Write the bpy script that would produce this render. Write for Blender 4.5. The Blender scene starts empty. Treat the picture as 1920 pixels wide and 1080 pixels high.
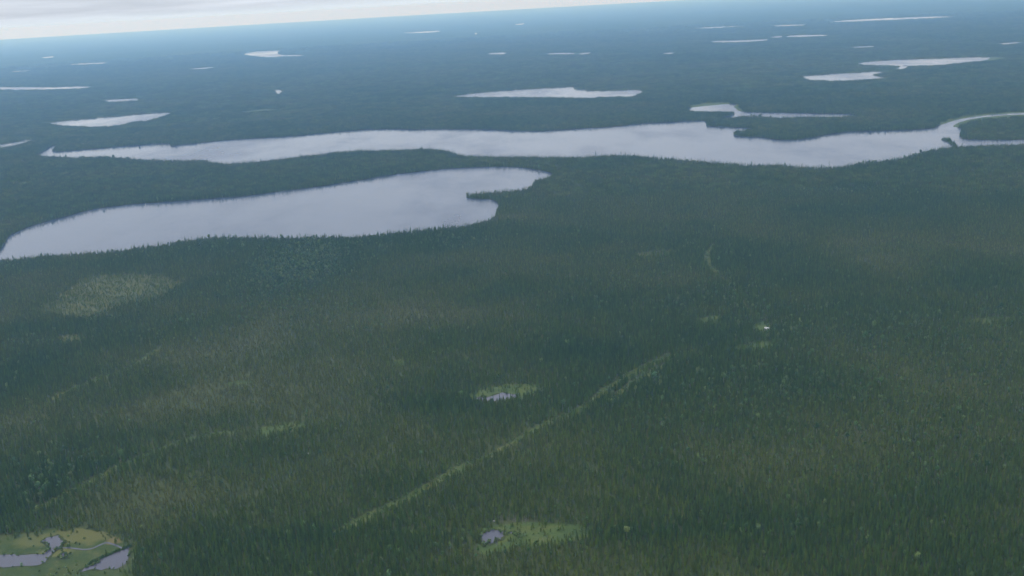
import bpy, math, random
import numpy as np
from mathutils import Vector, Matrix
from mathutils.geometry import tessellate_polygon

R = math.radians
rng = np.random.default_rng(7)
random.seed(7)
scene = bpy.context.scene
COL = scene.collection

# ------------------------------------------------------------------ camera
CAM_H = 450.0
F_PX = 2030.0                      # focal length in pixels of the 1920 px wide frame
ROLL = R(3.25)
GROUND_R = 52000.0
DIP = math.atan(CAM_H / GROUND_R)
PITCH = math.atan(521.0 / F_PX) + DIP
fwd = Vector((0, math.cos(PITCH), -math.sin(PITCH)))
r0 = Vector((1, 0, 0))
u0 = Vector((0, math.sin(PITCH), math.cos(PITCH)))
cr = r0 * math.cos(ROLL) - u0 * math.sin(ROLL)
cu = r0 * math.sin(ROLL) + u0 * math.cos(ROLL)
cam_data = bpy.data.cameras.new('camera')
cam = bpy.data.objects.new('camera', cam_data)
COL.objects.link(cam)
m3 = Matrix((cr, cu, -fwd)).transposed()
cam.matrix_world = Matrix.Translation((0, 0, CAM_H)) @ m3.to_4x4()
cam_data.sensor_width = 36.0
cam_data.lens = 36.0 * F_PX / 1920.0
cam_data.clip_start = 1.0
cam_data.clip_end = 400000.0
scene.camera = cam

# ------------------------------------------------------------------ world, sun, exposure
SUN_EL, SUN_AZ = R(48), R(-38)     # azimuth measured from +Y towards +X
world = bpy.data.worlds.new('World')
scene.world = world
world.use_nodes = True
wn, wl = world.node_tree.nodes, world.node_tree.links
wn.clear()


def wnode(t, **kw):
    n = wn.new(t)
    for k, v in kw.items():
        setattr(n, k, v)
    return n


w_out = wnode('ShaderNodeOutputWorld')
w_bg = wnode('ShaderNodeBackground')
w_bg.inputs['Strength'].default_value = 0.1
sky = wnode('ShaderNodeTexSky', sky_type='NISHITA', sun_disc=False)
sky.sun_elevation = SUN_EL
sky.sun_rotation = SUN_AZ
sky.altitude = 300
sky.air_density = 1.0
sky.dust_density = 1.5
tc = wnode('ShaderNodeTexCoord')
sep = wnode('ShaderNodeSeparateXYZ')
wl.new(tc.outputs['Generated'], sep.inputs[0])


def wmath(op, a, b=None, clamp=False):
    n = wnode('ShaderNodeMath', operation=op, use_clamp=clamp)
    for i, v in enumerate((a, b)):
        if v is None:
            continue
        if isinstance(v, (int, float)):
            n.inputs[i].default_value = v
        else:
            wl.new(v, n.inputs[i])
    return n.outputs[0]


zc = wmath('MAXIMUM', sep.outputs['Z'], 0.0)
skyv = wnode('ShaderNodeCombineXYZ')
wl.new(sep.outputs['X'], skyv.inputs[0])
wl.new(sep.outputs['Y'], skyv.inputs[1])
wl.new(wmath('MAXIMUM', sep.outputs['Z'], 0.03), skyv.inputs[2])
wl.new(skyv.outputs[0], sky.inputs[0])
zp = wmath('ADD', zc, 0.05)
px = wmath('DIVIDE', sep.outputs['X'], zp)
py = wmath('DIVIDE', sep.outputs['Y'], zp)
comb = wnode('ShaderNodeCombineXYZ')
wl.new(px, comb.inputs[0])
wl.new(py, comb.inputs[1])
n1 = wnode('ShaderNodeTexNoise')
n1.inputs['Scale'].default_value = 0.35
n1.inputs['Detail'].default_value = 6
n1.inputs['Roughness'].default_value = 0.55
wl.new(comb.outputs[0], n1.inputs['Vector'])
n2 = wnode('ShaderNodeTexNoise')
n2.inputs['Scale'].default_value = 0.16
n2.inputs['Detail'].default_value = 3
wl.new(comb.outputs[0], n2.inputs['Vector'])
# cloud base: brighter and darker parts of the deck
deck = wnode('ShaderNodeValToRGB')
deck.color_ramp.elements[0].position = 0.34
deck.color_ramp.elements[0].color = (4.85, 5.35, 6.1, 1)
deck.color_ramp.elements[1].position = 0.66
deck.color_ramp.elements[1].color = (6.9, 7.5, 8.4, 1)
wl.new(n1.outputs['Fac'], deck.inputs['Fac'])
# the deck ends in the distance: a paler clear band just over the horizon
edge = wmath('ADD', sep.outputs['Z'], wmath('MULTIPLY', wmath('SUBTRACT', n2.outputs['Fac'], 0.5), 0.012))
cover = wnode('ShaderNodeMapRange', interpolation_type='SMOOTHSTEP')
cover.inputs['From Min'].default_value = -0.001
cover.inputs['From Max'].default_value = 0.010
wl.new(edge, cover.inputs['Value'])
pale = wnode('ShaderNodeMix', data_type='RGBA')
pale.inputs[0].default_value = 0.98
wl.new(sky.outputs[0], pale.inputs[6])
pale.inputs[7].default_value = (6.9, 7.8, 8.6, 1)
over = wnode('ShaderNodeMix', data_type='RGBA')
wl.new(wmath('SUBTRACT', 0.985, wmath('MULTIPLY', zc, 0.46)), over.inputs[0])
wl.new(sky.outputs[0], over.inputs[6])
lift = wmath('ADD', wmath('MULTIPLY', zc, 1.7), 1.0)      # an overcast deck is brighter overhead than low down
liftc = wnode('ShaderNodeVectorMath', operation='SCALE')
wl.new(deck.outputs[0], liftc.inputs[0])
wl.new(lift, liftc.inputs['Scale'])
wl.new(liftc.outputs[0], over.inputs[7])
final = wnode('ShaderNodeMix', data_type='RGBA')
wl.new(cover.outputs[0], final.inputs[0])
wl.new(pale.outputs[2], final.inputs[6])
wl.new(over.outputs[2], final.inputs[7])
wl.new(final.outputs[2], w_bg.inputs['Color'])
wl.new(w_bg.outputs[0], w_out.inputs['Surface'])

sun_data = bpy.data.lights.new('sun', 'SUN')
sun_data.energy = 1.5
sun_data.angle = R(14)
sun_data.color = (1.0, 0.95, 0.88)
sun = bpy.data.objects.new('sun', sun_data)
COL.objects.link(sun)
sd = Vector((math.sin(SUN_AZ) * math.cos(SUN_EL), math.cos(SUN_AZ) * math.cos(SUN_EL), math.sin(SUN_EL)))
sun.rotation_euler = sd.to_track_quat('Z', 'Y').to_euler()

scene.view_settings.view_transform = 'Standard'
scene.view_settings.look = 'None'
scene.view_settings.exposure = 0.15
scene.view_settings.gamma = 1.0
scene.cycles.max_bounces = 5
scene.cycles.diffuse_bounces = 2
scene.cycles.glossy_bounces = 2
scene.cycles.transmission_bounces = 1
scene.cycles.volume_bounces = 2
scene.cycles.transparent_max_bounces = 4

# ------------------------------------------------------------------ helpers


def ground_at(px_, py_, z=0.0):
    """World point at height z seen at pixel (px_, py_) of the 1920x1080 frame."""
    d = fwd * F_PX + cr * (px_ - 960.0) - cu * (py_ - 540.0)
    t = (z - CAM_H) / d.z
    return np.array((d.x * t, d.y * t))


def project(P):
    """Pixels (1920x1080) of world points, array n x 3."""
    q = P - np.array((0, 0, CAM_H))
    dz = q @ np.array(fwd)
    return 960 + F_PX * (q @ np.array(cr)) / dz, 540 - F_PX * (q @ np.array(cu)) / dz, dz


def vnoise(x, y, scale, seed):
    u, v = x / scale, y / scale
    iu, iv = np.floor(u), np.floor(v)
    fu, fv = u - iu, v - iv
    fu = fu * fu * (3 - 2 * fu)
    fv = fv * fv * (3 - 2 * fv)

    def h(a, b):
        s = np.sin(a * 127.1 + b * 311.7 + seed * 74.7) * 43758.5453
        return s - np.floor(s)
    return (h(iu, iv) * (1 - fu) + h(iu + 1, iv) * fu) * (1 - fv) + (h(iu, iv + 1) * (1 - fu) + h(iu + 1, iv + 1) * fu) * fv


def fbm(x, y, scale, seed, octaves=4):
    t, a, s = 0, 1.0, 0
    for k in range(octaves):
        t = t + a * vnoise(x, y, scale / 2 ** k, seed + k * 13)
        s += a
        a *= 0.55
    return t / s


def inside(poly, X, Y):
    """Vectorised point-in-polygon."""
    out = np.zeros(X.shape, bool)
    lo, hi = poly.min(0), poly.max(0)
    sel = np.where((X >= lo[0]) & (X <= hi[0]) & (Y >= lo[1]) & (Y <= hi[1]))[0]
    if len(sel) == 0:
        return out
    x, y = X[sel], Y[sel]
    c = np.zeros(len(sel), bool)
    n = len(poly)
    for i in range(n):
        x1, y1 = poly[i]
        x2, y2 = poly[(i + 1) % n]
        if y1 == y2:
            continue
        cond = (y1 > y) != (y2 > y)
        c ^= cond & (x < (x2 - x1) * (y - y1) / (y2 - y1) + x1)
    out[sel] = c
    return out


def outline(pts, jitter=0.05, rounds=2):
    """Smooth a world outline by corner cutting and roughen it a little."""
    p = np.array(pts, float)
    for _ in range(rounds):
        q = np.roll(p, -1, 0)
        p = np.stack((p * 0.75 + q * 0.25, p * 0.25 + q * 0.75), 1).reshape(-1, 2)
    seg = np.linalg.norm(np.roll(p, -1, 0) - p, axis=1)
    p = p + rng.normal(0, 1, p.shape) * (np.minimum(seg, 40.0) * jitter)[:, None]
    return p


def mesh_object(name, verts, faces, mats, parent=None, mat_idx=None, smooth=False, link=True):
    me = bpy.data.meshes.new(name)
    me.from_pydata([tuple(map(float, v)) for v in verts], [], [tuple(int(i) for i in f) for f in faces])
    for m in mats if isinstance(mats, (list, tuple)) else [mats]:
        me.materials.append(m)
    if mat_idx is not None:
        me.polygons.foreach_set('material_index', np.array(mat_idx, dtype=np.int32))
    if smooth:
        me.polygons.foreach_set('use_smooth', np.ones(len(me.polygons), bool))
    me.update()
    o = bpy.data.objects.new(name, me)
    if link:
        COL.objects.link(o)
    if parent:
        o.parent = parent
    return o


def sheet(name, poly, z, mat):
    tris = tessellate_polygon([[Vector((a, b, 0)) for a, b in poly]])
    v = [(a, b, z) for a, b in poly]
    f = []
    for t in tris:
        a, b, c = (poly[i] for i in t)
        cr_ = (b[0] - a[0]) * (c[1] - a[1]) - (b[1] - a[1]) * (c[0] - a[0])
        f.append(t if cr_ > 0 else t[::-1])
    return mesh_object(name, v, f, mat)


def tag(o, label=None, cat=None, group=None, kind=None):
    if label:
        o['label'] = label
    if cat:
        o['category'] = cat
    if group:
        o['group'] = group
    if kind:
        o['kind'] = kind
    return o


# ------------------------------------------------------------------ materials
def new_mat(name):
    m = bpy.data.materials.new(name)
    m.use_nodes = True
    nt = m.node_tree
    b = nt.nodes['Principled BSDF']
    return m, nt.nodes, nt.links, b


def ramp(nodes, stops):
    n = nodes.new('ShaderNodeValToRGB')
    el = n.color_ramp.elements
    el[0].position, el[0].color = stops[0][0], (*stops[0][1], 1)
    el[1].position, el[1].color = stops[-1][0], (*stops[-1][1], 1)
    for p, c in stops[1:-1]:
        e = el.new(p)
        e.color = (*c, 1)
    return n


def noise(nodes, links, vec, scale, detail=3, rough=0.55):
    n = nodes.new('ShaderNodeTexNoise')
    n.inputs['Scale'].default_value = scale
    n.inputs['Detail'].default_value = detail
    n.inputs['Roughness'].default_value = rough
    links.new(vec, n.inputs['Vector'])
    return n.outputs['Fac']


def mix_rgb(nodes, links, fac, a, b, blend='MIX'):
    n = nodes.new('ShaderNodeMix')
    n.data_type = 'RGBA'
    n.blend_type = blend
    for s, v in ((0, fac), (6, a), (7, b)):
        if isinstance(v, (int, float)):
            n.inputs[s].default_value = v
        elif isinstance(v, tuple):
            n.inputs[s].default_value = (*v, 1)
        else:
            links.new(v, n.inputs[s])
    return n.outputs[2]


def ground_material():
    m, N, L, b = new_mat('muskeg_ground')
    g = N.new('ShaderNodeNewGeometry').outputs['Position']
    big = noise(N, L, g, 0.0011, 5, 0.6)
    mid = noise(N, L, g, 0.012, 5, 0.65)
    c1 = ramp(N, [(0.32, (0.036, 0.058, 0.020)), (0.5, (0.050, 0.067, 0.022)), (0.68, (0.068, 0.074, 0.028))])
    L.new(big, c1.inputs['Fac'])
    c2 = ramp(N, [(0.3, (0.026, 0.042, 0.014)), (0.7, (0.075, 0.082, 0.030))])
    L.new(mid, c2.inputs['Fac'])
    L.new(mix_rgb(N, L, 0.45, c1.outputs[0], c2.outputs[0]), b.inputs['Base Color'])
    b.inputs['Roughness'].default_value = 0.95
    b.inputs['Specular IOR Level'].default_value = 0.1
    return m


def far_material():
    m, N, L, b = new_mat('distant_canopy')
    g = N.new('ShaderNodeNewGeometry').outputs['Position']
    c1 = ramp(N, [(0.35, (0.026, 0.048, 0.016)), (0.5, (0.035, 0.058, 0.019)), (0.66, (0.050, 0.066, 0.023))])  # flat sheet: shade between the crowns is mixed into the darker colour
    L.new(noise(N, L, g, 0.0009, 6, 0.65), c1.inputs['Fac'])
    L.new(c1.outputs[0], b.inputs['Base Color'])
    b.inputs['Roughness'].default_value = 1.0
    b.inputs['Specular IOR Level'].default_value = 0.0
    return m


def water_material(name, base, rough, bump=0.05, ior=1.33):
    m, N, L, b = new_mat(name)
    g = N.new('ShaderNodeNewGeometry').outputs['Position']
    mp = N.new('ShaderNodeMapping')
    mp.inputs['Scale'].default_value = (1.0, 0.45, 1)
    mp.inputs['Rotation'].default_value = (0, 0, 0.35)
    L.new(g, mp.inputs['Vector'])
    wind = noise(N, L, mp.outputs[0], 0.0028, 6, 0.6)
    rr = N.new('ShaderNodeMapRange')
    rr.inputs['From Min'].default_value = 0.38
    rr.inputs['From Max'].default_value = 0.64
    rr.inputs['To Min'].default_value = rough * 0.55
    rr.inputs['To Max'].default_value = rough * 2.8
    L.new(wind, rr.inputs['Value'])
    L.new(rr.outputs[0], b.inputs['Roughness'])
    b.inputs['Base Color'].default_value = (*base, 1)
    b.inputs['IOR'].default_value = ior
    bp = N.new('ShaderNodeBump')
    bp.inputs['Strength'].default_value = bump
    bp.inputs['Distance'].default_value = 0.3
    L.new(noise(N, L, mp.outputs[0], 0.25, 3, 0.6), bp.inputs['Height'])
    L.new(bp.outputs[0], b.inputs['Normal'])
    return m


def grass_material(name, stops, scale=0.05):
    m, N, L, b = new_mat(name)
    g = N.new('ShaderNodeNewGeometry').outputs['Position']
    c = ramp(N, stops)
    L.new(noise(N, L, g, scale, 6, 0.7), c.inputs['Fac'])
    f = ramp(N, [(0.35, (0.72, 0.72, 0.72)), (0.65, (1.15, 1.15, 1.1))])
    L.new(noise(N, L, g, 0.6, 4, 0.7), f.inputs['Fac'])
    L.new(mix_rgb(N, L, 1.0, c.outputs[0], f.outputs[0], 'MULTIPLY'), b.inputs['Base Color'])
    b.inputs['Roughness'].default_value = 0.95
    b.inputs['Specular IOR Level'].default_value = 0.1
    return m


def leaf_material(name, stops):
    """Foliage whose hue follows the tree's own 'tint' (0 to 1) and a little random value."""
    m, N, L, b = new_mat(name)
    at = N.new('ShaderNodeAttribute')
    at.attribute_type = 'INSTANCER'
    at.attribute_name = 'tint'
    c = ramp(N, stops)
    L.new(at.outputs['Fac'], c.inputs['Fac'])
    oi = N.new('ShaderNodeObjectInfo')
    v = ramp(N, [(0.0, (0.68, 0.69, 0.70)), (0.6, (1.0, 1.0, 1.0)), (1.0, (1.38, 1.36, 1.3))])
    L.new(oi.outputs['Random'], v.inputs['Fac'])
    L.new(mix_rgb(N, L, 1.0, c.outputs[0], v.outputs[0], 'MULTIPLY'), b.inputs['Base Color'])
    b.inputs['Roughness'].default_value = 0.8
    b.inputs['Specular IOR Level'].default_value = 0.2
    return m


def plain(name, col, rough=0.9):
    m, N, L, b = new_mat(name)
    g = N.new('ShaderNodeTexCoord').outputs['Object']
    f = ramp(N, [(0.3, tuple(x * 0.8 for x in col)), (0.7, tuple(min(1, x * 1.15) for x in col))])
    L.new(noise(N, L, g, 1.5, 4, 0.6), f.inputs['Fac'])
    L.new(f.outputs[0], b.inputs['Base Color'])
    b.inputs['Roughness'].default_value = rough
    b.inputs['Specular IOR Level'].default_value = 0.2
    return m


M_GROUND = ground_material()
M_FAR = far_material()
M_LAKE = water_material('lake_water', (0.032, 0.046, 0.082), 0.10)
M_POND = water_material('pond_water', (0.062, 0.062, 0.084), 0.08)
M_BOG = grass_material('bog_sedge', [(0.35, (0.054, 0.070, 0.022)), (0.5, (0.070, 0.082, 0.025)), (0.68, (0.090, 0.092, 0.029))], 0.02)
M_OCHRE = grass_material('ochre_sedge', [(0.3, (0.032, 0.056, 0.019)), (0.5, (0.050, 0.074, 0.023)), (0.7, (0.076, 0.088, 0.031))], 0.03)


def add_dry_patches(m, spots):
    """Dry ochre sedge growing in soft patches (centre, radius x, radius y) of a meadow."""
    N, L = m.node_tree.nodes, m.node_tree.links
    b = N['Principled BSDF']
    col = b.inputs['Base Color'].links[0].from_socket
    g = N.new('ShaderNodeNewGeometry').outputs['Position']
    nz = noise(N, L, g, 0.05, 4, 0.65)
    for c, ex, ey, rgb in spots:
        mp = N.new('ShaderNodeMapping')
        mp.inputs['Scale'].default_value = (1 / ex, 1 / ey, 0)
        mp.inputs['Location'].default_value = (-c[0] / ex, -c[1] / ey, 0)
        L.new(g, mp.inputs['Vector'])
        gr = N.new('ShaderNodeTexGradient')
        gr.gradient_type = 'SPHERICAL'
        L.new(mp.outputs[0], gr.inputs['Vector'])
        a = N.new('ShaderNodeMath')
        a.operation = 'ADD'
        L.new(gr.outputs['Fac'], a.inputs[0])
        L.new(nz, a.inputs[1])
        r = N.new('ShaderNodeMapRange')
        r.interpolation_type = 'SMOOTHSTEP'
        r.inputs['From Min'].default_value = 0.55
        r.inputs['From Max'].default_value = 0.95
        L.new(a.outputs[0], r.inputs['Value'])
        col = mix_rgb(N, L, r.outputs[0], col, rgb)
    L.new(col, b.inputs['Base Color'])


def spot(cx, cy, rx, ry, rgb):
    c = ground_at(cx, cy)
    return (c, np.linalg.norm(ground_at(cx + rx, cy) - c), np.linalg.norm(ground_at(cx, cy - ry) - c), rgb)


add_dry_patches(M_OCHRE, [spot(150, 1004, 95, 20, (0.098, 0.102, 0.034)), spot(75, 1012, 60, 16, (0.088, 0.098, 0.034)), spot(214, 1014, 22, 9, (0.12, 0.105, 0.042)), spot(105, 1036, 40, 10, (0.105, 0.11, 0.036))])
M_MEADOW = grass_material('green_sedge', [(0.3, (0.040, 0.070, 0.024)), (0.5, (0.064, 0.096, 0.027)), (0.7, (0.105, 0.112, 0.033))], 0.04)
M_MARGIN = grass_material('wet_margin', [(0.3, (0.022, 0.034, 0.014)), (0.5, (0.040, 0.055, 0.018)), (0.7, (0.066, 0.070, 0.030))], 0.12)
M_CUT = grass_material('cut_grass', [(0.3, (0.044, 0.074, 0.022)), (0.5, (0.070, 0.096, 0.026)), (0.72, (0.120, 0.118, 0.040))], 0.03)
M_SPRUCE = leaf_material('spruce_needles', [(0.0, (0.040, 0.086, 0.018)), (0.35, (0.058, 0.104, 0.018)), (0.65, (0.084, 0.118, 0.020)), (1.0, (0.116, 0.126, 0.036))])
M_LEAF = leaf_material('aspen_leaves', [(0.0, (0.050, 0.110, 0.034)), (0.5, (0.076, 0.136, 0.038)), (1.0, (0.116, 0.158, 0.048))])
M_BARK = plain('spruce_bark', (0.075, 0.062, 0.052))
M_PALEBARK = plain('aspen_bark', (0.30, 0.29, 0.25))
M_DEAD = plain('dead_wood', (0.22, 0.20, 0.18))
M_STONE = plain('pale_stone', (0.34, 0.33, 0.31))
M_WHITE = plain('white_siding', (0.46, 0.46, 0.45), 0.6)
M_ROOF = plain('white_metal_roof', (0.50, 0.50, 0.50), 0.5)
M_DARK = plain('dark_door_wood', (0.08, 0.06, 0.05), 0.7)

# ------------------------------------------------------------------ water outlines, in pixels of the photograph
# a point with a third value is seen over treetops of that height on the near shore
T = 9


def near(pts, h=T):
    return [(a, b, h) for a, b in pts]


def lift_near(pts, h):
    """Give the points on the viewer's side of an outline the treetop height they are seen over."""
    p = np.array([q[:2] for q in pts], float)
    a, b = np.roll(p, 1, 0), np.roll(p, -1, 0)
    area = np.sum(p[:, 0] * b[:, 1] - b[:, 0] * p[:, 1])
    t = b - a
    ny = -t[:, 0] * np.sign(area)          # y of the outward normal, positive towards the bottom of the frame
    return [(q[0], q[1], h) if n_ > 0.3 * np.hypot(*tt) else q for q, n_, tt in zip(pts, ny, t)]


def to_world(pts):
    return np.array([ground_at(p[0], p[1], p[2] if len(p) > 2 else 0.0) for p in pts])


BIG_LAKE = [(57, 291), (78, 287), (90, 278), (101, 272), (112, 272), (108, 279), (96, 285), (140, 282), (200, 277), (270, 271), (325, 269),
            (318, 274), (332, 273), (370, 268), (450, 261), (540, 256), (640, 246), (700, 242), (740, 241), (757, 243), (850, 242),
            (940, 243), (970, 246), (1010, 246), (1060, 243), (1150, 237), (1230, 230), (1290, 227), (1328, 226), (1322, 236), (1345, 238),
            (1400, 239), (1419, 244), (1400, 246), (1374, 250), (1378, 255), (1400, 257), (1425, 257), (1465, 263), (1500, 262), (1535, 255),
            (1570, 248), (1620, 246), (1700, 244), (1750, 240), (1758, 236), (1790, 225), (1830, 218), (1870, 214), (1925, 211), (1990, 208),
            (1990, 210.5), (1925, 214), (1872, 217), (1845, 219.5), (1830, 221.5), (1812, 226), (1800, 229), (1783, 237), (1800, 241), (1799, 252),
            (1806, 262), (1850, 262), (1925, 262), (2000, 259)] + near(
            [(2000, 264), (1925, 267), (1850, 270), (1795, 272), (1760, 276), (1735, 281), (1700, 292), (1670, 299), (1620, 302), (1590, 308), (1555, 312),
             (1490, 309), (1455, 305), (1410, 307), (1360, 303), (1300, 299), (1250, 295), (1200, 291), (1150, 288), (1080, 292), (1030, 293),
             (960, 290), (880, 291), (850, 286), (840, 281), (800, 277), (740, 279), (690, 280), (640, 282), (600, 288), (575, 289), (560, 292),
             (520, 297), (440, 304), (405, 304), (395, 299), (350, 298), (290, 299), (220, 295), (205, 292), (150, 293), (90, 292)])
FRONT_LAKE = [(8, 462), (14, 447), (30, 436), (60, 424), (110, 408), (160, 396), (215, 386), (270, 381), (340, 376), (420, 371), (500, 363),
              (580, 352), (640, 343), (700, 333), (760, 324), (830, 317), (900, 313), (960, 312), (1000, 317), (1042, 325)] + near(
              [(1030, 329), (1010, 333), (995, 344), (985, 352), (960, 353), (930, 356), (900, 359), (884, 361)]) + [
              (873, 367), (878, 372), (892, 373), (925, 374), (933, 380)] + near(
              [(934, 389), (925, 401), (905, 412), (880, 419), (850, 422), (800, 426), (740, 433), (690, 439), (640, 442), (580, 443), (520, 442),
               (450, 441), (400, 440), (350, 446), (300, 455), (250, 462), (200, 467), (140, 471), (90, 474), (50, 479), (10, 483), (-25, 486)]) + [
              (-30, 474), (0, 468)]
LAKES = [
    # name of outline, points, label-free structure; every lake its own sheet
    BIG_LAKE, FRONT_LAKE,
    [(846, 181), (880, 176), (940, 171), (1000, 167), (1075, 162), (1080, 168), (1110, 171), (1160, 170), (1200, 169), (1206, 173)] + near([(1185, 180), (1150, 179), (1100, 182), (1040, 181), (980, 180), (900, 181)], 8),
    [(88, 231), (130, 226), (200, 220), (270, 213), (319, 210), (316, 216)] + near([(285, 223), (245, 227), (215, 235), (150, 234), (110, 233)], 8),
    [(-30, 275), (8, 270), (30, 266), (52, 262), (58, 262), (48, 267), (20, 273), (-30, 279)],
    [(1280, 203), (1300, 201), (1340, 197), (1382, 194), (1377, 202), (1392, 210), (1420, 211), (1500, 212), (1604, 214), (1602, 216.5), (1500, 218.2), (1450, 219.2), (1400, 216), (1370, 221), (1345, 222), (1375, 215), (1374, 206), (1340, 206), (1300, 205)],
    [(-20, 163), (60, 164), (110, 163), (168, 161.5), (165, 164.5), (110, 166), (70, 167.5), (-20, 167)],
    [(193, 187), (230, 186), (259, 184.5), (258, 187.5), (225, 189), (196, 189.5)],
    [(130, 120.5), (165, 118.5), (202, 116.8), (200, 119), (165, 121), (134, 121.6)],
    [(455, 102), (475, 97), (500, 96), (527, 94.5), (519, 98), (524, 103.5), (560, 103), (576, 103.8), (560, 106), (530, 106), (512, 108.5), (480, 106), (465, 104)],
    [(513, 170), (522, 167.5), (530, 172), (524, 173), (523, 176), (520, 172)],
    [(358, 128.5), (398, 126), (399, 127.2), (360, 129.6)],
    [(748, 62), (790, 59.5), (825, 57.5), (823, 59.8), (790, 62)],
    [(889, 63), (893, 61), (895, 64), (891, 65)],
    [(965, 45.5), (983, 43.5), (982, 45.6), (968, 47)],
    [(912, 100), (948, 97.6), (946, 101), (920, 101.6)],
    [(1024, 100), (1077, 98.8), (1076, 101.2), (1028, 101.6)],
    [(1085, 100), (1109, 97.8), (1105, 100.4), (1086, 101.4)],
    [(1244, 99.5), (1263, 98), (1262, 100), (1246, 101)],
    [(1300, 52.5), (1393, 48.3), (1392, 50.6), (1310, 54.2)],
    [(1334, 77), (1390, 75.5), (1442, 73), (1436, 76), (1390, 78), (1336, 79.2)],
    [(1430, 49), (1470, 46.8), (1509, 45.8), (1508, 48), (1470, 50)],
    [(1445, 69), (1468, 67.4), (1466, 69.6), (1449, 70.4)],
    [(1475, 67.5), (1503, 65.6), (1554, 64.3), (1551, 66.6), (1504, 68.4), (1478, 69)],
    [(1543, 42), (1600, 36.8), (1680, 33.4), (1789, 30), (1785, 32.6), (1690, 36.8), (1610, 41)],
    [(1598, 87.5), (1638, 85.2), (1637, 87.5), (1602, 89)],
    [(1601, 119), (1660, 113), (1760, 110), (1857, 106.5), (1853, 110.5), (1800, 117), (1730, 122), (1660, 121.5), (1620, 120)],
    [(1681, 128), (1694, 123), (1703, 122.5), (1699, 126.5), (1685, 129.5)],
    [(1501, 142), (1540, 140), (1600, 137), (1640, 134), (1664, 132), (1632, 138), (1640, 142), (1664, 145), (1620, 147.5), (1590, 150), (1540, 149.5), (1515, 147.5)],
    [(78, 107.6), (101, 105.6), (100, 107.6), (82, 109)],
    [(20, 134), (60, 131.5), (58, 133.2), (24, 135.4)],
    [(1868, 82), (1915, 78), (1914, 80), (1872, 83.4)],
]
ISLET = [(1762, 262), (1772, 259.5), (1782, 262.5), (1790, 268), (1797, 277), (1789, 277), (1781, 268.5), (1772, 264.5)]
PONDS = [
    [(900, 1004), (903, 1000), (908, 1001), (907, 996), (914, 997), (917, 993), (921, 995), (925, 991), (929, 995), (934, 992), (937, 997), (945, 997),
     (941, 1001), (944, 1005), (938, 1007), (939, 1012), (933, 1013), (931, 1018), (925, 1016), (920, 1021), (914, 1018), (909, 1024), (905, 1019), (901, 1020), (902, 1012)],
    [(953, 1000), (962, 997), (968, 1000), (972, 1006), (968, 1004), (962, 1000)],
    [(886, 749), (900, 745), (912, 745), (924, 742), (940, 737), (955, 737), (969, 741), (966, 747), (945, 749), (930, 751), (905, 753), (890, 753)],
    [(76, 1015), (86, 1009), (99, 1006), (109, 1004), (113, 1008), (117, 1013), (125, 1016), (116, 1019), (118, 1022), (110, 1028), (97, 1028), (90, 1020)],
    [(-40, 1040), (10, 1040), (28, 1039), (32, 1043), (45, 1041), (62, 1041), (80, 1040), (87, 1034), (95, 1028), (106, 1025.5), (112, 1028), (97, 1035), (91, 1045),
     (85, 1052), (76, 1058), (60, 1061), (40, 1060), (10, 1062), (-40, 1060)],
    [(111, 1044), (118, 1037), (126, 1041), (122, 1046), (114, 1047)],
    [(154, 1072), (160, 1064), (167, 1063), (176, 1059), (186, 1056), (183, 1050), (195, 1043), (220, 1036), (232, 1031), (243, 1026), (244, 1038), (241, 1047), (231, 1058),
     (216, 1068), (198, 1066), (188, 1070), (178, 1066), (166, 1068)],
]
STREAM = [(106, 1027), (125, 1027), (145, 1029), (160, 1031), (172, 1029), (182, 1025), (195, 1018), (205, 1018), (213, 1021), (224, 1025), (233, 1031)]
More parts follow.
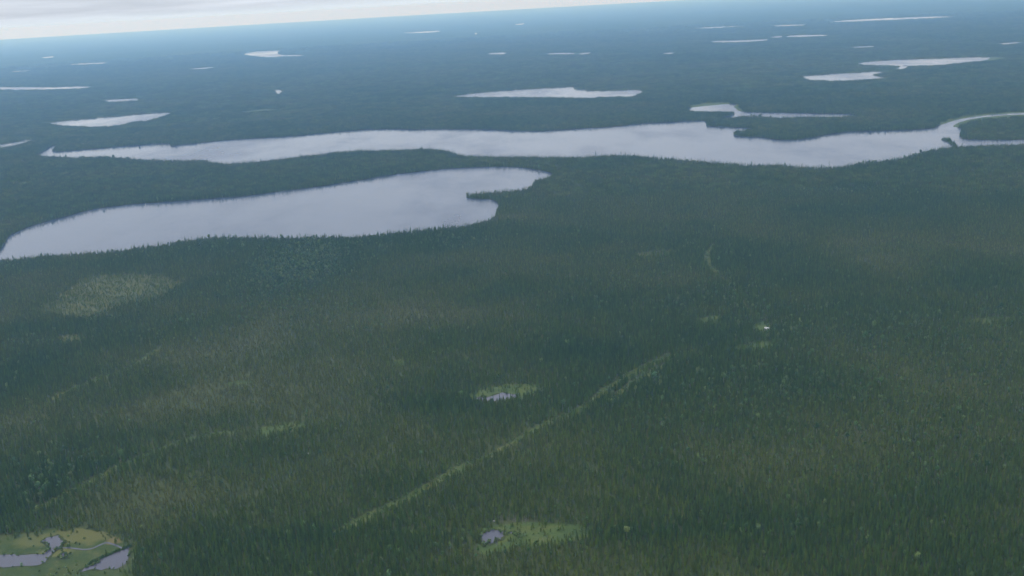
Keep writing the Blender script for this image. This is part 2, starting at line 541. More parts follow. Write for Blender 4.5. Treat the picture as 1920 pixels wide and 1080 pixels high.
MEADOWS = [
    # outline, material, trees left standing (0 to 1)
    ([(-60, 1000), (0, 1004), (50, 1000), (90, 991), (140, 989), (190, 996), (222, 1008), (240, 1022), (262, 1040), (250, 1066), (215, 1092), (-80, 1096)], 'ochre', 0.006),
    ([(892, 1000), (905, 989), (930, 983), (975, 980), (1030, 979), (1085, 983), (1112, 990), (1095, 1000), (1040, 1006), (990, 1010), (945, 1018), (920, 1026), (895, 1024)], 'green', 0.03),
    ([(700, 995), (760, 994), (830, 995), (892, 997), (892, 1003), (820, 1001), (750, 1000), (700, 1000)], 'green', 0.55),
    ([(880, 738), (905, 727), (945, 721), (990, 720), (1030, 727), (1010, 738), (985, 746), (950, 752), (900, 755), (882, 750)], 'green', 0.2),
    ([(60, 580), (100, 560), (130, 535), (165, 518), (230, 514), (300, 516), (345, 527), (330, 545), (275, 560), (230, 566), (190, 582), (160, 592), (110, 583)], 'bog', 0.10),
    ([(478, 805), (510, 797), (560, 788), (580, 789), (555, 797), (505, 806), (482, 808)], 'green', 0.12),
    ([(1376, 648), (1410, 642), (1450, 639), (1453, 645), (1415, 649), (1380, 652)], 'green', 0.08),
    ([(1300, 599), (1330, 592), (1360, 591), (1350, 598), (1310, 602)], 'green', 0.12),
    ([(1404, 607), (1425, 601), (1440, 602), (1444, 612), (1440, 622), (1430, 616)], 'green', 0.05),
    ([(105, 632), (130, 626), (155, 628), (145, 635), (112, 636)], 'bog', 0.1),
    ([(1755, 238), (1762, 230), (1785, 222), (1830, 215), (1900, 209), (1990, 205), (1990, 213), (1900, 216), (1820, 225), (1780, 238)], 'green', 0.0),
    ([(1284, 199), (1340, 192), (1390, 193), (1398, 212), (1340, 208), (1284, 207)], 'green', 0.0),
    ([(0, 345), (40, 341), (75, 342), (40, 347), (0, 349)], 'green', 0.4),
    ([(1780, 120), (1855, 107), (1895, 106), (1850, 114)], 'green', 0.0),
    ([(450, 210), (500, 205), (560, 203), (510, 209), (455, 213)], 'green', 0.4),
    ([(1180, 478), (1230, 470), (1300, 468), (1250, 478), (1195, 484)], 'bog', 0.35),
    ([(1780, 604), (1840, 597), (1900, 594), (1905, 602), (1840, 608)], 'green', 0.5),
    ([(420, 718), (455, 712), (485, 716), (460, 722), (430, 724)], 'green', 0.45),
    ([(735, 675), (760, 672), (765, 685), (740, 688)], 'green', 0.45),
]
TRAILS = [
    ([(625, 1003), (700, 964), (790, 920), (850, 884), (885, 868)], 12),
    ([(885, 868), (945, 842), (1000, 806), (1040, 786), (1085, 770), (1118, 748)], 9),
    ([(1112, 750), (1150, 722), (1190, 697), (1240, 674), (1262, 664)], 14),
    ([(1150, 745), (1180, 722), (1215, 702), (1245, 684)], 11),
    ([(1340, 458), (1329, 470), (1325, 482), (1327, 496), (1338, 508), (1350, 517)], 10),
    ([(1350, 517), (1366, 532), (1385, 555), (1400, 576), (1420, 600)], 3.5),
    ([(1250, 670), (1300, 655), (1370, 643), (1432, 624)], 5),
    ([(478, 806), (420, 812), (345, 826), (285, 848), (230, 872), (160, 908), (70, 955)], 10),
    ([(300, 655), (252, 686), (205, 704), (150, 722), (90, 752)], 10),
]


def ribbon(line, width, wob=0.16):
    p = to_world(line)
    for _ in range(2):
        q = np.concatenate((p[:1], np.stack((p[:-1] * 0.75 + p[1:] * 0.25, p[:-1] * 0.25 + p[1:] * 0.75), 1).reshape(-1, 2), p[-1:]))
        p = q
    d = np.gradient(p, axis=0)
    d /= np.linalg.norm(d, axis=1)[:, None] + 1e-9
    n = np.stack((-d[:, 1], d[:, 0]), 1)
    s = np.linspace(0, 1, len(p))
    width = width * np.clip(np.minimum(s, 1 - s) * 7 + 0.3, 0, 1)
    w = width * 0.5 * (1 + rng.normal(0, wob, len(p)).clip(-0.5, 0.5))
    w2 = width * 0.5 * (1 + rng.normal(0, wob, len(p)).clip(-0.5, 0.5))
    return np.concatenate((p + n * w[:, None], (p - n * w2[:, None])[::-1]))


# ------------------------------------------------------------------ ground: one sheet to the horizon
rad = [0.0, 150, 320, 520, 740, 980, 1250, 1560, 1920, 2340, 2830, 3400, 4070, 4850, 5760, 6820, 8060, 9500, 11200, 13300, 16000, 20000, 25000, 32000, 41000, GROUND_R]
SEG = 96
gv = [(0, 0, 0)]
gf = []
for k, r in enumerate(rad[1:]):
    for s in range(SEG):
        a = 2 * math.pi * s / SEG
        gv.append((r * math.cos(a), r * math.sin(a), 0.0))
for s in range(SEG):
    gf.append((0, 1 + s, 1 + (s + 1) % SEG))
for k in range(len(rad) - 2):
    a0, b0 = 1 + k * SEG, 1 + (k + 1) * SEG
    for s in range(SEG):
        t = (s + 1) % SEG
        gf.append((a0 + s, b0 + s, b0 + t, a0 + t))
cut = SEG + SEG * rad[1:].index(11200)          # faces inside 11.2 km
tag(mesh_object('ground', gv[:1 + cut], gf[:cut], M_GROUND), kind='structure')
first = 1 + cut - SEG
tag(mesh_object('distant_forest', gv[first:], [tuple(i - first for i in f) for f in gf[cut:]], M_FAR), kind='stuff')

water_polys = []
for k, pts in enumerate(LAKES):
    if k > 3 and np.linalg.norm(ground_at(*pts[0][:2])) < 13000:
        pts = lift_near(pts, 7)
    w = outline(to_world(pts), 0.10 if k < 6 else 0.04, 1)
    water_polys.append(w)
    dist = np.linalg.norm(w.mean(0))
    o = sheet('river_water' if k == 99 else 'lake_water', w, 0.12 if dist < 6000 else 0.6, M_LAKE)
    tag(o, kind='structure')
islet_poly = outline(to_world(ISLET), 0.05)
tag(sheet('islet_ground', islet_poly, 0.3, M_GROUND), kind='structure')
pond_polys = []
for pts in PONDS:
    w = outline(to_world(pts), 0.10, 0)
    pond_polys.append(w)
    cen = w.mean(0)
    arm = w - cen
    ln = np.linalg.norm(arm, axis=1)[:, None]
    wm = outline(cen + arm * (1 + rng.uniform(1.0, 4.5, ln.shape) / ln), 0.1, 1)
    tag(sheet('pond_margin', wm, 0.06, M_MARGIN), kind='structure')
    tag(sheet('pond_water', w, 0.10, M_POND), kind='structure')
sw = ribbon(STREAM, 2.0, 0.12)
pond_polys.append(sw)
tag(sheet('stream_water', sw, 0.11, M_POND), kind='structure')

MM = {'ochre': M_OCHRE, 'green': M_MEADOW, 'bog': M_BOG}
meadow_polys = []
for pts, mk, keep in MEADOWS:
    w = outline(to_world(lift_near(pts, 7 if keep < 0.2 else 0)), 0.28, 2)
    far = np.linalg.norm(w.mean(0)) > 6000
    meadow_polys.append((w, keep))
    tag(sheet('meadow_grass', w, 0.25 if far else 0.03, MM[mk]), kind='structure')
trail_polys = []
for k, (line, width) in enumerate(TRAILS):
    w = ribbon(line, width)
    trail_polys.append(w)
    tag(sheet('grassy_track', w, 0.045 + 0.006 * k, M_CUT), kind='structure')

# ------------------------------------------------------------------ tree shapes


class MB:
    def __init__(self):
        self.v, self.f = [], []

    def tri(self, *p):
        i = len(self.v)
        self.v += [tuple(q) for q in p]
        self.f.append(tuple(range(i, i + len(p))))

    def tube(self, p0, p1, ra, rb, n=5):
        p0, p1 = Vector(p0), Vector(p1)
        d = (p1 - p0).normalized()
        a = d.orthogonal().normalized()
        b = d.cross(a)
        i = len(self.v)
        for p, r in ((p0, ra), (p1, rb)):
            for k in range(n):
                t = 2 * math.pi * k / n
                self.v.append(tuple(p + (a * math.cos(t) + b * math.sin(t)) * r))
        for k in range(n):
            j = (k + 1) % n
            self.f.append((i + k, i + j, i + n + j, i + n + k))
        self.f.append(tuple(i + n + k for k in range(n)))

    def add(self, other, off=(0, 0, 0), s=1.0, sz=1.0, rz=0.0):
        i = len(self.v)
        c, q = math.cos(rz), math.sin(rz)
        for x, y, z in other.v:
            self.v.append((off[0] + s * (c * x - q * y), off[1] + s * (q * x + c * y), off[2] + sz * z))
        for f in other.f:
            self.f.append(tuple(i + k for k in f))


def spruce_crown(rnd, h=10.0, r=1.25, tiers=10, tips=7, low=0.10, club=0.0):
    m = MB()
    for t in range(tiers):
        u = t / (tiers - 1)
        z = h * (low + (0.93 - low) * u)
        prof = (1 - u) ** 0.8 * 0.95 + 0.10
        if club and u > 0.75:
            prof += club
        rr = r * prof * rnd.uniform(0.75, 1.15)
        top = z + h * 0.10 * rnd.uniform(0.8, 1.3)
        a0 = rnd.uniform(0, 6.28)
        ring = []
        for k in range(tips):
            a = a0 + 2 * math.pi * (k + rnd.uniform(-0.25, 0.25)) / tips
            q = rr * rnd.uniform(0.55, 1.25)
            ring.append((q * math.cos(a), q * math.sin(a), z - q * 0.35 * rnd.uniform(0.4, 1.4)))
            a += math.pi / tips
            q = rr * rnd.uniform(0.30, 0.5)
            ring.append((q * math.cos(a), q * math.sin(a), z + 0.05 * h * rnd.uniform(-0.2, 0.6)))
        c = (rnd.uniform(-.06, .06), rnd.uniform(-.06, .06), top)
        i = len(m.v)
        m.v.append(c)
        m.v += ring
        n = len(ring)
        for k in range(n):
            m.f.append((i, i + 1 + k, i + 1 + (k + 1) % n))
    m.tube((0, 0, h * 0.9), (0, 0, h), 0.10, 0.02, 4)
    return m


def spruce_trunk(h=10.0):
    m = MB()
    m.tube((0, 0, -0.3), (0, 0, h * 0.55), 0.13, 0.08, 6)
    m.tube((0, 0, h * 0.55), (0, 0, h * 0.96), 0.08, 0.02, 6)
    return m


def leaf_crown(rnd, h=10.0, r=2.3, n=90, size=0.85, z0=0.35):
    m = MB()
    lobes = [(rnd.uniform(-.5, .5) * r, rnd.uniform(-.5, .5) * r, h * rnd.uniform(z0 + .15, .82), r * rnd.uniform(.5, .8)) for _ in range(5)]
    for k in range(n):
        lx, ly, lz, lr = lobes[k % 5]
        d = Vector((rnd.gauss(0, 1), rnd.gauss(0, 1), rnd.gauss(0, 1))).normalized() * lr * rnd.uniform(0.45, 1.05)
        p = Vector((lx + d.x, ly + d.y, lz + d.z * 1.15))
        nrm = (d.normalized() + Vector((rnd.gauss(0, .4), rnd.gauss(0, .4), rnd.gauss(.3, .4)))).normalized()
        a = nrm.orthogonal().normalized()
        b = nrm.cross(a)
        s = size * rnd.uniform(0.6, 1.3)
        m.tri(p + a * s, p + b * s * .8, p - a * s * rnd.uniform(.6, 1), p - b * s * .8)
    return m


def leaf_trunk(rnd, h=10.0, r=2.3):
    m = MB()
    m.tube((0, 0, -0.3), (0.1, 0, h * 0.5), 0.16, 0.10, 6)
    m.tube((0.1, 0, h * 0.5), (0, 0.1, h * 0.86), 0.10, 0.02, 6)
    for _ in range(6):
        a = rnd.uniform(0, 6.28)
        z = h * rnd.uniform(.38, .7)
        q = r * rnd.uniform(.5, .8)
        m.tube((0.06, 0, z), (q * math.cos(a), q * math.sin(a), z + h * .16), 0.06, 0.015, 4)
    return m


def snag_trunk(rnd, h=10.0):
    m = MB()
    m.tube((0, 0, -0.3), (0.12, 0.05, h * .5), 0.15, 0.09, 6)
    m.tube((0.12, 0.05, h * .5), (0.05, 0.2, h), 0.09, 0.03, 6)
    return m


def snag_branches(rnd, h=10.0):
    m = MB()
    for k in range(22):
        a = rnd.uniform(0, 6.28)
        z = h * rnd.uniform(.25, .95)
        q = (1.35 - z / h) * rnd.uniform(.5, 1.1)
        m.tube((0.08, 0.05, z), (q * math.cos(a), q * math.sin(a), z - q * rnd.uniform(-.1, .4)), 0.05, 0.02, 3)
    return m


rnd = random.Random(11)
SPRUCES = [(spruce_crown(rnd, 10, r_, 10, tp, lo, cl), spruce_trunk()) for r_, tp, lo, cl in
           ((1.25, 7, .08, 0), (1.05, 6, .12, .1), (1.45, 8, .06, 0), (0.95, 6, .16, .16), (1.6, 8, .10, 0))]
ASPENS = [(leaf_crown(rnd, 10, r_, n_), leaf_trunk(rnd, 10, r_)) for r_, n_ in ((2.2, 90), (2.7, 110), (1.8, 80))]
SNAGS = [(snag_branches(rnd), snag_trunk(rnd)) for _ in range(2)]
SHRUBS = [leaf_crown(rnd, 1.6, 1.3, 40, 0.42, 0.1) for _ in range(2)]


def low_spruce(rnd, tiers):
    return spruce_crown(rnd, 10, rnd.uniform(0.95, 1.5), tiers, 6, .10)


def clump(rnd, radius, n, leafy, tiers):
    """A patch of wood as one source shape: spruces and a few round crowns."""
    a, b, t = MB(), MB(), MB()
    for k in range(n):
        q, an = radius * math.sqrt(rnd.uniform(0, 1)), rnd.uniform(0, 6.28)
        off = (q * math.cos(an), q * math.sin(an), 0)
        s = rnd.uniform(.7, 1.15) * (1.35 if rnd.random() < .07 else 1)
        if rnd.random() < leafy:
            b.add(leaf_crown(rnd, 10, 2.2, 26, 1.3), off, s * .9, s * .85)
        else:
            a.add(low_spruce(rnd, tiers), off, s * 1.1, s, rnd.uniform(0, 6))
    return a, b


src = bpy.data.collections.new('forest_sources')      # shapes the wood is made of; not in the scene themselves
order = []


def source(nm, parts):
    m, idx, mats = MB(), [], []
    for k, (p, mt) in enumerate(parts):
        n0 = len(m.f)
        m.add(p)
        idx += [k] * (len(m.f) - n0)
        mats.append(mt)
    o = mesh_object('source_%02d_%s' % (len(order), nm), m.v, m.f, mats, mat_idx=idx, link=False)
    src.objects.link(o)
    order.append(nm)
    return len(order) - 1


K_SPRUCE = [source('spruce', ((c, M_SPRUCE), (t, M_BARK))) for c, t in SPRUCES]
K_ASPEN = [source('aspen', ((c, M_LEAF), (t, M_PALEBARK))) for c, t in ASPENS]
K_SHRUB = [source('shrub', ((c, M_LEAF),)) for c in SHRUBS]
K_CLUMP = [source('clump', tuple(zip(clump(rnd, 9.0, 19, lf, 9), (M_SPRUCE, M_LEAF)))) for lf in (0.0, 0.04, 0.04, 0.12, 0.45)]
K_GROVE = [source('grove', tuple(zip(clump(rnd, 20.0, 72, lf, 6), (M_SPRUCE, M_LEAF)))) for lf in (0.0, 0.05, 0.08, 0.3)]

# ------------------------------------------------------------------ where trees stand


def blob(X, Y, cx, cy, rx, ry, z=0):
    """Soft patch round the ground point seen at (cx, cy), rx and ry given in pixels there."""
    c = ground_at(cx, cy)
    ex = np.linalg.norm(ground_at(cx + rx, cy) - c)
    ey = np.linalg.norm(ground_at(cx, cy - ry) - c)
    d = ((X - c[0]) / ex) ** 2 + ((Y - c[1]) / ey) ** 2
    return np.exp(-d * 1.2)


DENSE = [(560, 515, 120, 45, 1.5), (1080, 660, 110, 22, .9), (60, 930, 110, 60, .8), (560, 1010, 180, 18, .6), (1250, 1000, 260, 16, .7), (820, 765, 70, 18, .9),
         (380, 470, 160, 20, .6), (740, 450, 200, 22, .5), (1340, 640, 120, 22, .7), (1400, 560, 90, 22, .5), (80, 690, 90, 30, .7), (430, 790, 80, 20, .7), (150, 880, 140, 14, .8),
         (1650, 350, 260, 14, .6), (60, 620, 90, 12, .7), (220, 600, 80, 10, .7)]
THIN = [(300, 760, 160, 40, .9), (420, 640, 170, 40, .8), (1640, 460, 220, 40, .6), (1000, 410, 140, 16, .4), (330, 930, 160, 45, .7), (560, 880, 150, 40, .6), (1750, 700, 220, 40, .5),
        (1480, 850, 260, 50, .4), (840, 590, 200, 22, .5), (1330, 760, 150, 24, .5), (1250, 520, 120, 25, .5), (230, 1000, 140, 22, .5), (850, 1045, 110, 22, .5)]
LEAFY = [(560, 505, 85, 42, .85), (100, 640, 60, 10, .1), (1140, 330, 60, 6, .15), (1560, 355, 110, 8, .2), (1720, 350, 120, 6, .2), (260, 290, 130, 10, .2), (480, 330, 160, 10, .15),
         (70, 910, 80, 60, .15), (950, 1035, 160, 22, .12), (1480, 1000, 100, 16, .08), (330, 470, 100, 12, .15)]


def fields(X, Y):
    d = fbm(X, Y, 300, 3) * 0.55 + fbm(X, Y, 120, 21, 3) * 0.45 + fbm(X, Y, 1500, 77, 3) * 0.38
    d = np.tanh((d - 0.70) * 4.2) * 0.72
    for cx, cy, rx, ry, a in DENSE:
        d = d + 0.75 * a * blob(X, Y, cx, cy, rx, ry)
    for cx, cy, rx, ry, a in THIN:
        d = d - 0.85 * a * blob(X, Y, cx, cy, rx, ry)
    leaf = 0.012 + 0.15 * np.clip((fbm(X, Y, 260, 55) - 0.60) * 5, 0, 1)
    for cx, cy, rx, ry, a in LEAFY:
        leaf = leaf + a * blob(X, Y, cx, cy, rx, ry)
    return d.clip(-1, 1), leaf.clip(0, 0.65)


def scatter_grid(spacing, dmin, dmax, half):
    ymax, xmax = dmax, dmax * math.sin(half) + 50
    nx, ny = int(2 * xmax / spacing), int((ymax) / spacing)
    gx, gy = np.meshgrid(np.arange(nx), np.arange(ny))
    X = -xmax + (gx.ravel() + rng.uniform(0, 1, nx * ny)) * spacing
    Y = (gy.ravel() + rng.uniform(0, 1, nx * ny)) * spacing
    D = np.hypot(X, Y)
    ok = (D >= dmin) & (D < dmax) & (np.abs(np.arctan2(X, Y)) < half)
    return X[ok], Y[ok]


def in_water(X, Y, polys):
    w = np.zeros(X.shape, bool)
    for p in polys:
        w |= inside(p, X, Y)
    return w & ~inside(islet_poly, X, Y)


def edge_dist(poly, x, y):
    best = np.full(x.shape, 1e9)
    for a, b in zip(poly, np.roll(poly, -1, 0)):
        e = b - a
        l2 = max(e @ e, 1e-6)
        t = (((x - a[0]) * e[0] + (y - a[1]) * e[1]) / l2).clip(0, 1)
        best = np.minimum(best, np.hypot(x - a[0] - t * e[0], y - a[1] - t * e[1]))
    return best


def near_water(X, Y, r):
    w = np.zeros(X.shape, bool)
    for a in np.arange(0, 6.2, 0.785):
        w |= in_water(X + r * math.cos(a), Y + r * math.sin(a), water_polys)
    return w


HALF = R(37)
D1, D2, D3 = 2500.0, 4800.0, 15000.0
X, Y = scatter_grid(2.85, 540, D1, HALF)
d, leaf = fields(X, Y)
ok = ~in_water(X, Y, water_polys + pond_polys)
for p in trail_polys:
    ok &= ~inside(p, X, Y)
keep = np.full(X.shape, 1.0)
for p, k in meadow_polys:
    ins = inside(p, X, Y)
    keep[ins] = k + (0.75 - k) * np.exp(-edge_dist(p, X[ins], Y[ins]) / (60.0 if p is meadow_polys[4][0] else 4.0 if p is meadow_polys[0][0] else 10.0))
u = rng.uniform(0, 1, X.shape)
ok &= u < keep * (0.74 + 0.30 * d)
X, Y, d, leaf, meadow_in = X[ok], Y[ok], d[ok], leaf[ok], keep[ok] < 1
n = len(X)
hgt = (6.7 + 2.5 * d) * np.exp(rng.normal(0, 0.20, n)) * np.where(rng.uniform(0, 1, n) < 0.04, 1.5, 1)
shore = near_water(X, Y, 16.0)
hgt = np.where(shore, hgt * rng.choice((0.85, 1.1, 1.25, 1.6), n, p=(.3, .4, .2, .1)), hgt)
hgt = np.where(meadow_in, hgt * 0.6, hgt).clip(2.0, 17)
is_leaf = rng.uniform(0, 1, n) < leaf
kind = np.where(is_leaf, rng.choice(K_ASPEN, n), rng.choice(K_SPRUCE, n))
tint = np.where(is_leaf, rng.uniform(0, 1, n), (0.50 - 0.46 * d + rng.normal(0, 0.11, n))).clip(0, 1)
wid = np.where(is_leaf, hgt * 0.085, 0.72 + hgt * 0.052) * rng.uniform(0.85, 1.2, n)
rot = rng.uniform(0, 6.28, n)
lean = rng.normal(0, 0.03, (n, 2))

# the largest ones in the photograph become trees of their own, the rest the wood
base = np.stack((X, Y, np.zeros(n)), 1)
bx, by, bz = project(base)
tx, ty, tz = project(base + np.stack((np.zeros(n), np.zeros(n), hgt), 1))
view = (bx > 6) & (bx < 1914) & (by < 1077) & (ty > 0)
size = (by - ty) * view


def largest(mask, count):
    idx = np.where(mask & view)[0]
    return idx[np.argsort(-size[idx])][:count]


own_spruce = largest(~is_leaf, 300)
own_leaf = largest(is_leaf, 300)
snag_spots = [(1455, 604, 26, 8, 14, 'beside the white cabin'), (975, 980, 40, 4, 16, 'along the far edge of the ragged pond meadow'), (1005, 1015, 24, 5, 5, 'just right of the ragged pond'),
              (935, 1026, 14, 4, 4, 'on the near shore of the ragged pond'), (1020, 705, 30, 8, 6, 'behind the pond in the middle of the forest'), (60, 945, 30, 10, 6, 'above the ochre bog in the bottom left'),
              (560, 850, 50, 14, 5, 'in the forest left of the grassy track'), (1040, 793, 20, 6, 4, 'where the grassy track narrows')]
own_snag = []
taken = np.zeros(n, bool)
for cx, cy, rx, ry, cnt, wh in snag_spots:
    q = (((bx - cx) / rx) ** 2 + ((by - cy) / ry) ** 2 < 1) & ~taken
    for i in rng.permutation(np.where(q)[0])[:cnt]:
        own_snag.append((i, wh))
        taken[i] = True
own = taken.copy()
own_spruce = [i for i in own_spruce if not taken[i]]
own_leaf = [i for i in own_leaf if not taken[i]]
own[own_spruce] = True
own[own_leaf] = True
rest = ~own

# small willow shrubs on the cut lines and in the meadows
SX, SY = scatter_grid(3.2, 640, D1, HALF)
sh = np.zeros(SX.shape, bool)
for p in trail_polys:
    sh |= inside(p, SX, SY) & (rng.uniform(0, 1, SX.shape) < 0.5)
for (p, k), (_, mk, _) in zip(meadow_polys, MEADOWS):
    sh |= inside(p, SX, SY) & (rng.uniform(0, 1, SX.shape) < (0.012 + 0.2 * np.clip((fbm(SX, SY, 25, 9, 2) - .55) * 5, 0, 1)))
sh &= ~in_water(SX, SY, water_polys + pond_polys)
SX, SY = SX[sh], SY[sh]
ns = len(SX)

# middle distance: patches of wood
CX, CY = scatter_grid(13.0, D1 - 6, D2, HALF)
offs = [(0, 0)] + [(6.5 * math.cos(a), 6.5 * math.sin(a)) for a in np.arange(0, 6.2, 1.05)]
bad = np.zeros(CX.shape, bool)
for ox, oy in offs:
    bad |= in_water(CX + ox, CY + oy, water_polys)
for p, k in meadow_polys:
    bad |= inside(p, CX, CY) & (rng.uniform(0, 1, CX.shape) > k)
CX, CY = CX[~bad], CY[~bad]
# single trees fill the shores that patches cannot reach
EX, EY = scatter_grid(3.6, D1, D2, HALF)
ew = in_water(EX, EY, water_polys)
nearw = near_water(EX, EY, 13.0)
sel = nearw & ~ew
for p, k in meadow_polys:
    sel &= ~inside(p, EX, EY)
EX, EY = EX[sel], EY[sel]
# far: larger groves
GX, GY = scatter_grid(27.0, D2 - 10, D3, HALF)
bad = np.zeros(GX.shape, bool)
for ox, oy in [(0, 0)] + [(15 * math.cos(a), 15 * math.sin(a)) for a in np.arange(0, 6.2, 1.05)]:
    bad |= in_water(GX + ox, GY + oy, water_polys)
for p, k in meadow_polys:
    bad |= inside(p, GX, GY)
bad |= rng.uniform(0, 1, GX.shape) < ((np.hypot(GX, GY) - 9500) / 5500)
GX, GY = GX[~bad], GY[~bad]


def many(X, Y, kinds, hbase, hvar, tvar=0.12):
    dd, lf = fields(X, Y)
    m = len(X)
    h = (hbase + hvar * dd) * np.exp(rng.normal(0, 0.08, m))
    pick = np.digitize(lf + rng.normal(0, 0.05, m), [0.03, 0.09, 0.16, 0.3][:len(kinds) - 1])
    kk = np.array(kinds)[pick]
    tt = (0.5 - 0.34 * dd + rng.normal(0, tvar, m)).clip(0, 1)
    return kk, h, tt


ck, ch, ct = many(CX, CY, K_CLUMP, 7.8, 2.8)
gk, gh, gt = many(GX, GY, K_GROVE, 8.2, 2.4)
ed, el = fields(EX, EY)
ne = len(EX)
eh = np.where(inside(islet_poly, EX, EY), 0.55, 1) * (9.5 + 2 * ed) * np.exp(rng.normal(0, .22, ne)) * np.where(rng.uniform(0, 1, ne) < .06, 1.35, 1)
ek = np.where(rng.uniform(0, 1, ne) < el, rng.choice(K_ASPEN, ne), rng.choice(K_SPRUCE, ne))
et = (0.4 - 0.3 * ed + rng.normal(0, .2, ne)).clip(0, 1)

# low dark spruce added to stand for shade on the largest pond's far bank
bank = np.concatenate([to_world([(a, b)]) for a, b in zip(np.interp(np.linspace(0, 1, 70), [0, .3, .62, 1], [160, 184, 212, 246]), np.interp(np.linspace(0, 1, 70), [0, .3, .62, 1], [1062, 1049, 1037, 1024]))])
bank = bank + rng.normal(0, 0.5, bank.shape)
# sedge tussocks in and round the ragged pond and along the other bog pools
tus = []
for k, pp in enumerate(pond_polys[:-1]):
    for q in range(34 if k == 0 else 16):
        i = rng.integers(len(pp))
        t = rng.uniform(0, 1)
        e = pp[i] * (1 - t) + pp[(i + 1) % len(pp)] * t
        tus.append(e + (pp.mean(0) - e) * rng.uniform(-0.04, 0.22 if k == 0 else 0.08))
tus = np.array(tus)
SX, SY = np.concatenate((SX, tus[:, 0])), np.concatenate((SY, tus[:, 1]))
SX, SY = np.concatenate((SX, bank[:, 0])), np.concatenate((SY, bank[:, 1]))
ns = len(SX)
PX = np.concatenate((X[rest], SX, CX, EX, GX))
PY = np.concatenate((Y[rest], SY, CY, EY, GY))
PK = np.concatenate((kind[rest], np.concatenate((rng.choice(K_SHRUB, ns - 70), rng.choice(K_SPRUCE, 70))), ck, ek, gk)).astype(np.int32)
PT = np.concatenate((tint[rest], np.concatenate((rng.uniform(.4, 1, ns - 70), np.zeros(70))), ct, et, gt)).astype(np.float32)
sh_s = rng.uniform(.5, 1.5, ns)
PSX = np.concatenate((wid[rest], sh_s, np.ones(len(CX)), 0.55 + eh * .05, np.ones(len(GX))))
PSZ = np.concatenate((hgt[rest] / 10, np.concatenate((sh_s[:-70], rng.uniform(.12, .28, 70))), ch / 10, eh / 10, gh / 10))
NP = len(PX)
PR = np.zeros((NP, 3), np.float32)
PR[:, 2] = rng.uniform(0, 6.28, NP)
PR[:len(X[rest]), :2] = lean[rest]
print('tree points', NP, 'singles', n, 'clumps', len(CX), 'edge', ne, 'groves', len(GX), 'shrubs', ns)

me = bpy.data.meshes.new('forest')
me.vertices.add(NP)
co = np.zeros((NP, 3), np.float32)
co[:, 0], co[:, 1] = PX, PY
isl = inside(islet_poly, PX, PY)
co[isl, 2] = 0.2
me.vertices.foreach_set('co', co.ravel())
for nm, typ, dom_arr, key in (('which', 'INT', PK, 'value'), ('tint', 'FLOAT', PT, 'value'),
                              ('turn', 'FLOAT_VECTOR', PR, 'vector'),
                              ('grow', 'FLOAT_VECTOR', np.stack((PSX, PSX, PSZ), 1).astype(np.float32), 'vector')):
    a = me.attributes.new(nm, typ, 'POINT')
    a.data.foreach_set(key, dom_arr.ravel())
me.update()
forest = bpy.data.objects.new('forest', me)
COL.objects.link(forest)
tag(forest, 'dense dark green spruce forest with paler broadleaf patches covering the land between the lakes', 'forest', kind='stuff')

ng = bpy.data.node_groups.new('scatter_trees', 'GeometryNodeTree')
ng.interface.new_socket('Geometry', in_out='INPUT', socket_type='NodeSocketGeometry')
ng.interface.new_socket('Geometry', in_out='OUTPUT', socket_type='NodeSocketGeometry')
gi, go = ng.nodes.new('NodeGroupInput'), ng.nodes.new('NodeGroupOutput')
iop = ng.nodes.new('GeometryNodeInstanceOnPoints')
ci = ng.nodes.new('GeometryNodeCollectionInfo')
ci.inputs['Collection'].default_value = src
ci.inputs['Separate Children'].default_value = True
ci.inputs['Reset Children'].default_value = True


def named(nm, typ):
    q = ng.nodes.new('GeometryNodeInputNamedAttribute')
    q.data_type = typ
    q.inputs['Name'].default_value = nm
    return q.outputs['Attribute']


ng.links.new(gi.outputs[0], iop.inputs['Points'])
ng.links.new(ci.outputs[0], iop.inputs['Instance'])
iop.inputs['Pick Instance'].default_value = True
ng.links.new(named('which', 'INT'), iop.inputs['Instance Index'])
ng.links.new(named('turn', 'FLOAT_VECTOR'), iop.inputs['Rotation'])
ng.links.new(named('grow', 'FLOAT_VECTOR'), iop.inputs['Scale'])
ng.links.new(iop.outputs[0], go.inputs[0])
mod = forest.modifiers.new('scatter', 'NODES')
mod.node_group = ng

# ------------------------------------------------------------------ the nearest trees, each a thing of its own
def proto_tree(name, crown, trunk, mat_c, mat_t, part='crown'):
    root = bpy.data.objects.new(name, None)
    COL.objects.link(root)
    mesh_object(part, crown.v, crown.f, mat_c, root)
    mesh_object('trunk', trunk.v, trunk.f, mat_t, root)
    return root


def place_tree(proto, used, i, label, group, cat):
    if used[0]:
        root = proto
        used[0] = False
        kids = list(root.children)
    else:
        root = proto.copy()
        COL.objects.link(root)
        kids = []
        for chd in proto.children:
            c = chd.copy()
            COL.objects.link(c)
            c.parent = root
            kids.append(c)
    root.location = (X[i], Y[i], 0)
    root.rotation_euler = (lean[i][0], lean[i][1], rot[i])
    root.scale = (wid[i], wid[i], hgt[i] / 10)
    for c in kids:
        c['tint'] = float(tint[i])
    return tag(root, label, cat, group)


def zone(i):
    x = bx[i]
    for lim, t in ((150, 'below the ochre bog ponds bottom left'), (300, 'just right of the ochre bog ponds bottom left'),
                   (620, 'on the bottom edge between the bog ponds and the grassy track'), (860, 'on the bottom edge left of the ragged pond'),
                   (1000, 'on the bottom edge directly below the ragged pond'), (1200, 'on the bottom edge below the bright green meadow'),
                   (1500, 'on the bottom edge right of the bright green meadow')):
        if x < lim:
            return t
    return 'in the bottom right corner of the forest'


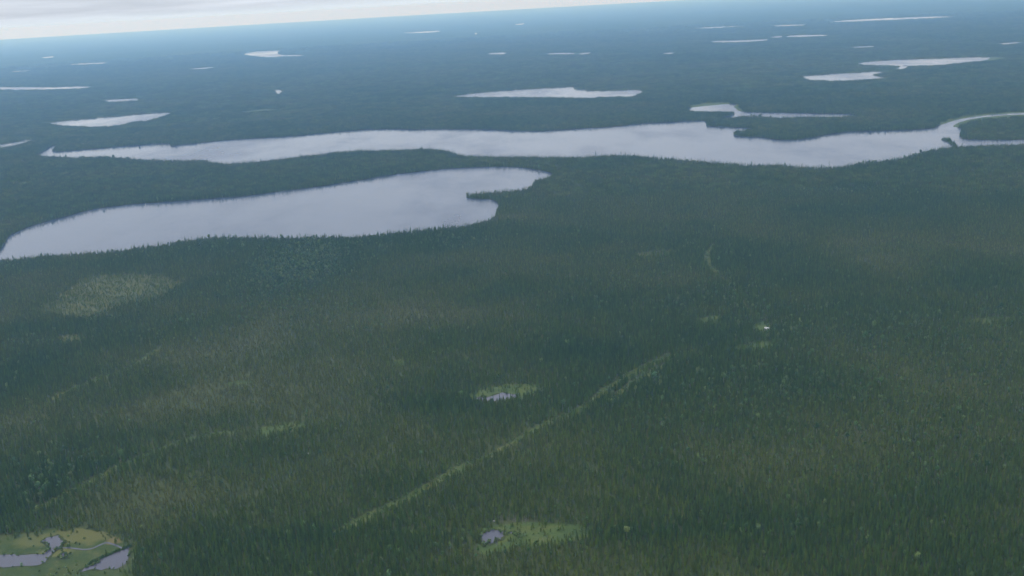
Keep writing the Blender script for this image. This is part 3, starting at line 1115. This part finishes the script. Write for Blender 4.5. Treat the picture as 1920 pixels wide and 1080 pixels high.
sp_protos = [(proto_tree('spruce_tree', c, t, M_SPRUCE, M_BARK), [True]) for c, t in SPRUCES]
as_protos = [(proto_tree('broadleaf_tree', c, t, M_LEAF, M_PALEBARK), [True]) for c, t in ASPENS]
for i in own_spruce:
    tone = 'dark green' if tint[i] < .35 else ('mid green' if tint[i] < .65 else 'brownish green')
    p, usd = sp_protos[int(kind[i]) - K_SPRUCE[0]]
    place_tree(p, usd, i, '%s narrow spruce %s' % (tone, zone(i)), 'nearest spruces along the bottom of the forest', 'spruce tree')
for i in own_leaf:
    tone = 'deep green' if tint[i] < .5 else 'pale green'
    p, usd = as_protos[int(kind[i]) - K_ASPEN[0]]
    place_tree(p, usd, i, '%s broadleaf tree %s' % (tone, zone(i)), 'nearest broadleaf trees along the bottom of the forest', 'broadleaf tree')

sn_protos = [(proto_tree('dead_tree', b, t, M_DEAD, M_DEAD, 'branches'), [True]) for b, t in SNAGS]
for k, (i, wh) in enumerate(own_snag):
    hgt[i] = max(hgt[i], 6.5) * 1.05
    wid[i] = 0.9
    p, usd = sn_protos[k % 2]
    place_tree(p, usd, i, 'bare grey dead tree %s' % wh, 'bare dead trees %s' % wh, 'dead tree')


def boulder(cx, cy, r, label):
    c = ground_at(cx, cy, 4.0)
    v, f = [], []
    nu, nv = 10, 6
    rr = random.Random(int(cx))
    for j in range(nv + 1):
        for k in range(nu):
            a, p = 2 * math.pi * k / nu, math.pi * j / nv
            q = r * rr.uniform(0.8, 1.15)
            v.append((q * 1.3 * math.sin(p) * math.cos(a), q * math.sin(p) * math.sin(a), q * 0.8 * math.cos(p)))
    for j in range(nv):
        for k in range(nu):
            t = (k + 1) % nu
            f.append((j * nu + k, (j + 1) * nu + k, (j + 1) * nu + t, j * nu + t))
    o = mesh_object('boulder', v, f, M_STONE)
    o.location = (c[0], c[1], 4.0 if False else r * 0.4)
    tag(o, label, 'boulder')


boulder(577, 845, 1.7, 'pale boulder among the trees left of the grassy track')
boulder(926, 970, 1.0, 'pale boulder among the trees behind the ragged pond')

# a small white cabin in the clearing at the end of the trail
cp = ground_at(1438, 619)
cab = bpy.data.objects.new('cabin', None)
COL.objects.link(cab)
cab.location = (cp[0], cp[1], 0.05)
cab.rotation_euler = (0, 0, 0.9)
tag(cab, 'tiny white cabin in a clearing at the end of the curved grassy trail', 'cabin')
W, Dp, Hh = 2.0, 2.8, 2.6
wv = [(-W, -Dp, 0), (W, -Dp, 0), (W, Dp, 0), (-W, Dp, 0), (-W, -Dp, Hh), (W, -Dp, Hh), (W, Dp, Hh), (-W, Dp, Hh), (0, -Dp, Hh + 1.5), (0, Dp, Hh + 1.5)]
wf = [(0, 1, 5, 8, 4), (1, 2, 6, 5), (2, 3, 7, 9, 6), (3, 0, 4, 7)]
mesh_object('wall', wv, wf, M_WHITE, cab)
e = 0.4
rv, rf = [], []
for s in (-1, 1):
    i = len(rv)
    for dz in (0.02, 0.14):
        rv += [(s * (W + e), -Dp - e, Hh - 0.25 + dz), (s * (W + e), Dp + e, Hh - 0.25 + dz), (0, Dp + e, Hh + 1.5 + dz), (0, -Dp - e, Hh + 1.5 + dz)]
    rf += [(i, i + 1, i + 2, i + 3), (i + 4, i + 5, i + 6, i + 7), (i, i + 1, i + 5, i + 4), (i + 1, i + 2, i + 6, i + 5), (i + 3, i, i + 4, i + 7)]
mesh_object('roof', rv, rf, M_ROOF, cab)


def box(x0, x1, y0, y1, z0, z1):
    v = [(x, y, z) for z in (z0, z1) for y in (y0, y1) for x in (x0, x1)]
    return v, [(0, 2, 3, 1), (4, 5, 7, 6), (0, 1, 5, 4), (2, 6, 7, 3), (0, 4, 6, 2), (1, 3, 7, 5)]


mesh_object('door', *box(-0.45, 0.45, -Dp - 0.06, -Dp - 0.003, 0.05, 2.05), M_DARK, cab)

# ------------------------------------------------------------------ haze: the air between here and the horizon
hb = GROUND_R + 1500
hv, hf = box(-hb, hb, -hb, hb, -1.2, CAM_H + 12)
hm = bpy.data.materials.new('haze_air')
hm.use_nodes = True
hn = hm.node_tree
hn.nodes.clear()
ho = hn.nodes.new('ShaderNodeOutputMaterial')
pv = hn.nodes.new('ShaderNodeVolumePrincipled')
pv.inputs['Color'].default_value = (0.29, 0.56, 1.0, 1)
pv.inputs['Absorption Color'].default_value = (1, 1, 1, 1)
pv.inputs['Density'].default_value = 7.0e-5
pv.inputs['Anisotropy'].default_value = 0.4
hn.links.new(pv.outputs[0], ho.inputs['Volume'])
haze = mesh_object('haze', hv, hf, hm)
tag(haze, kind='stuff')
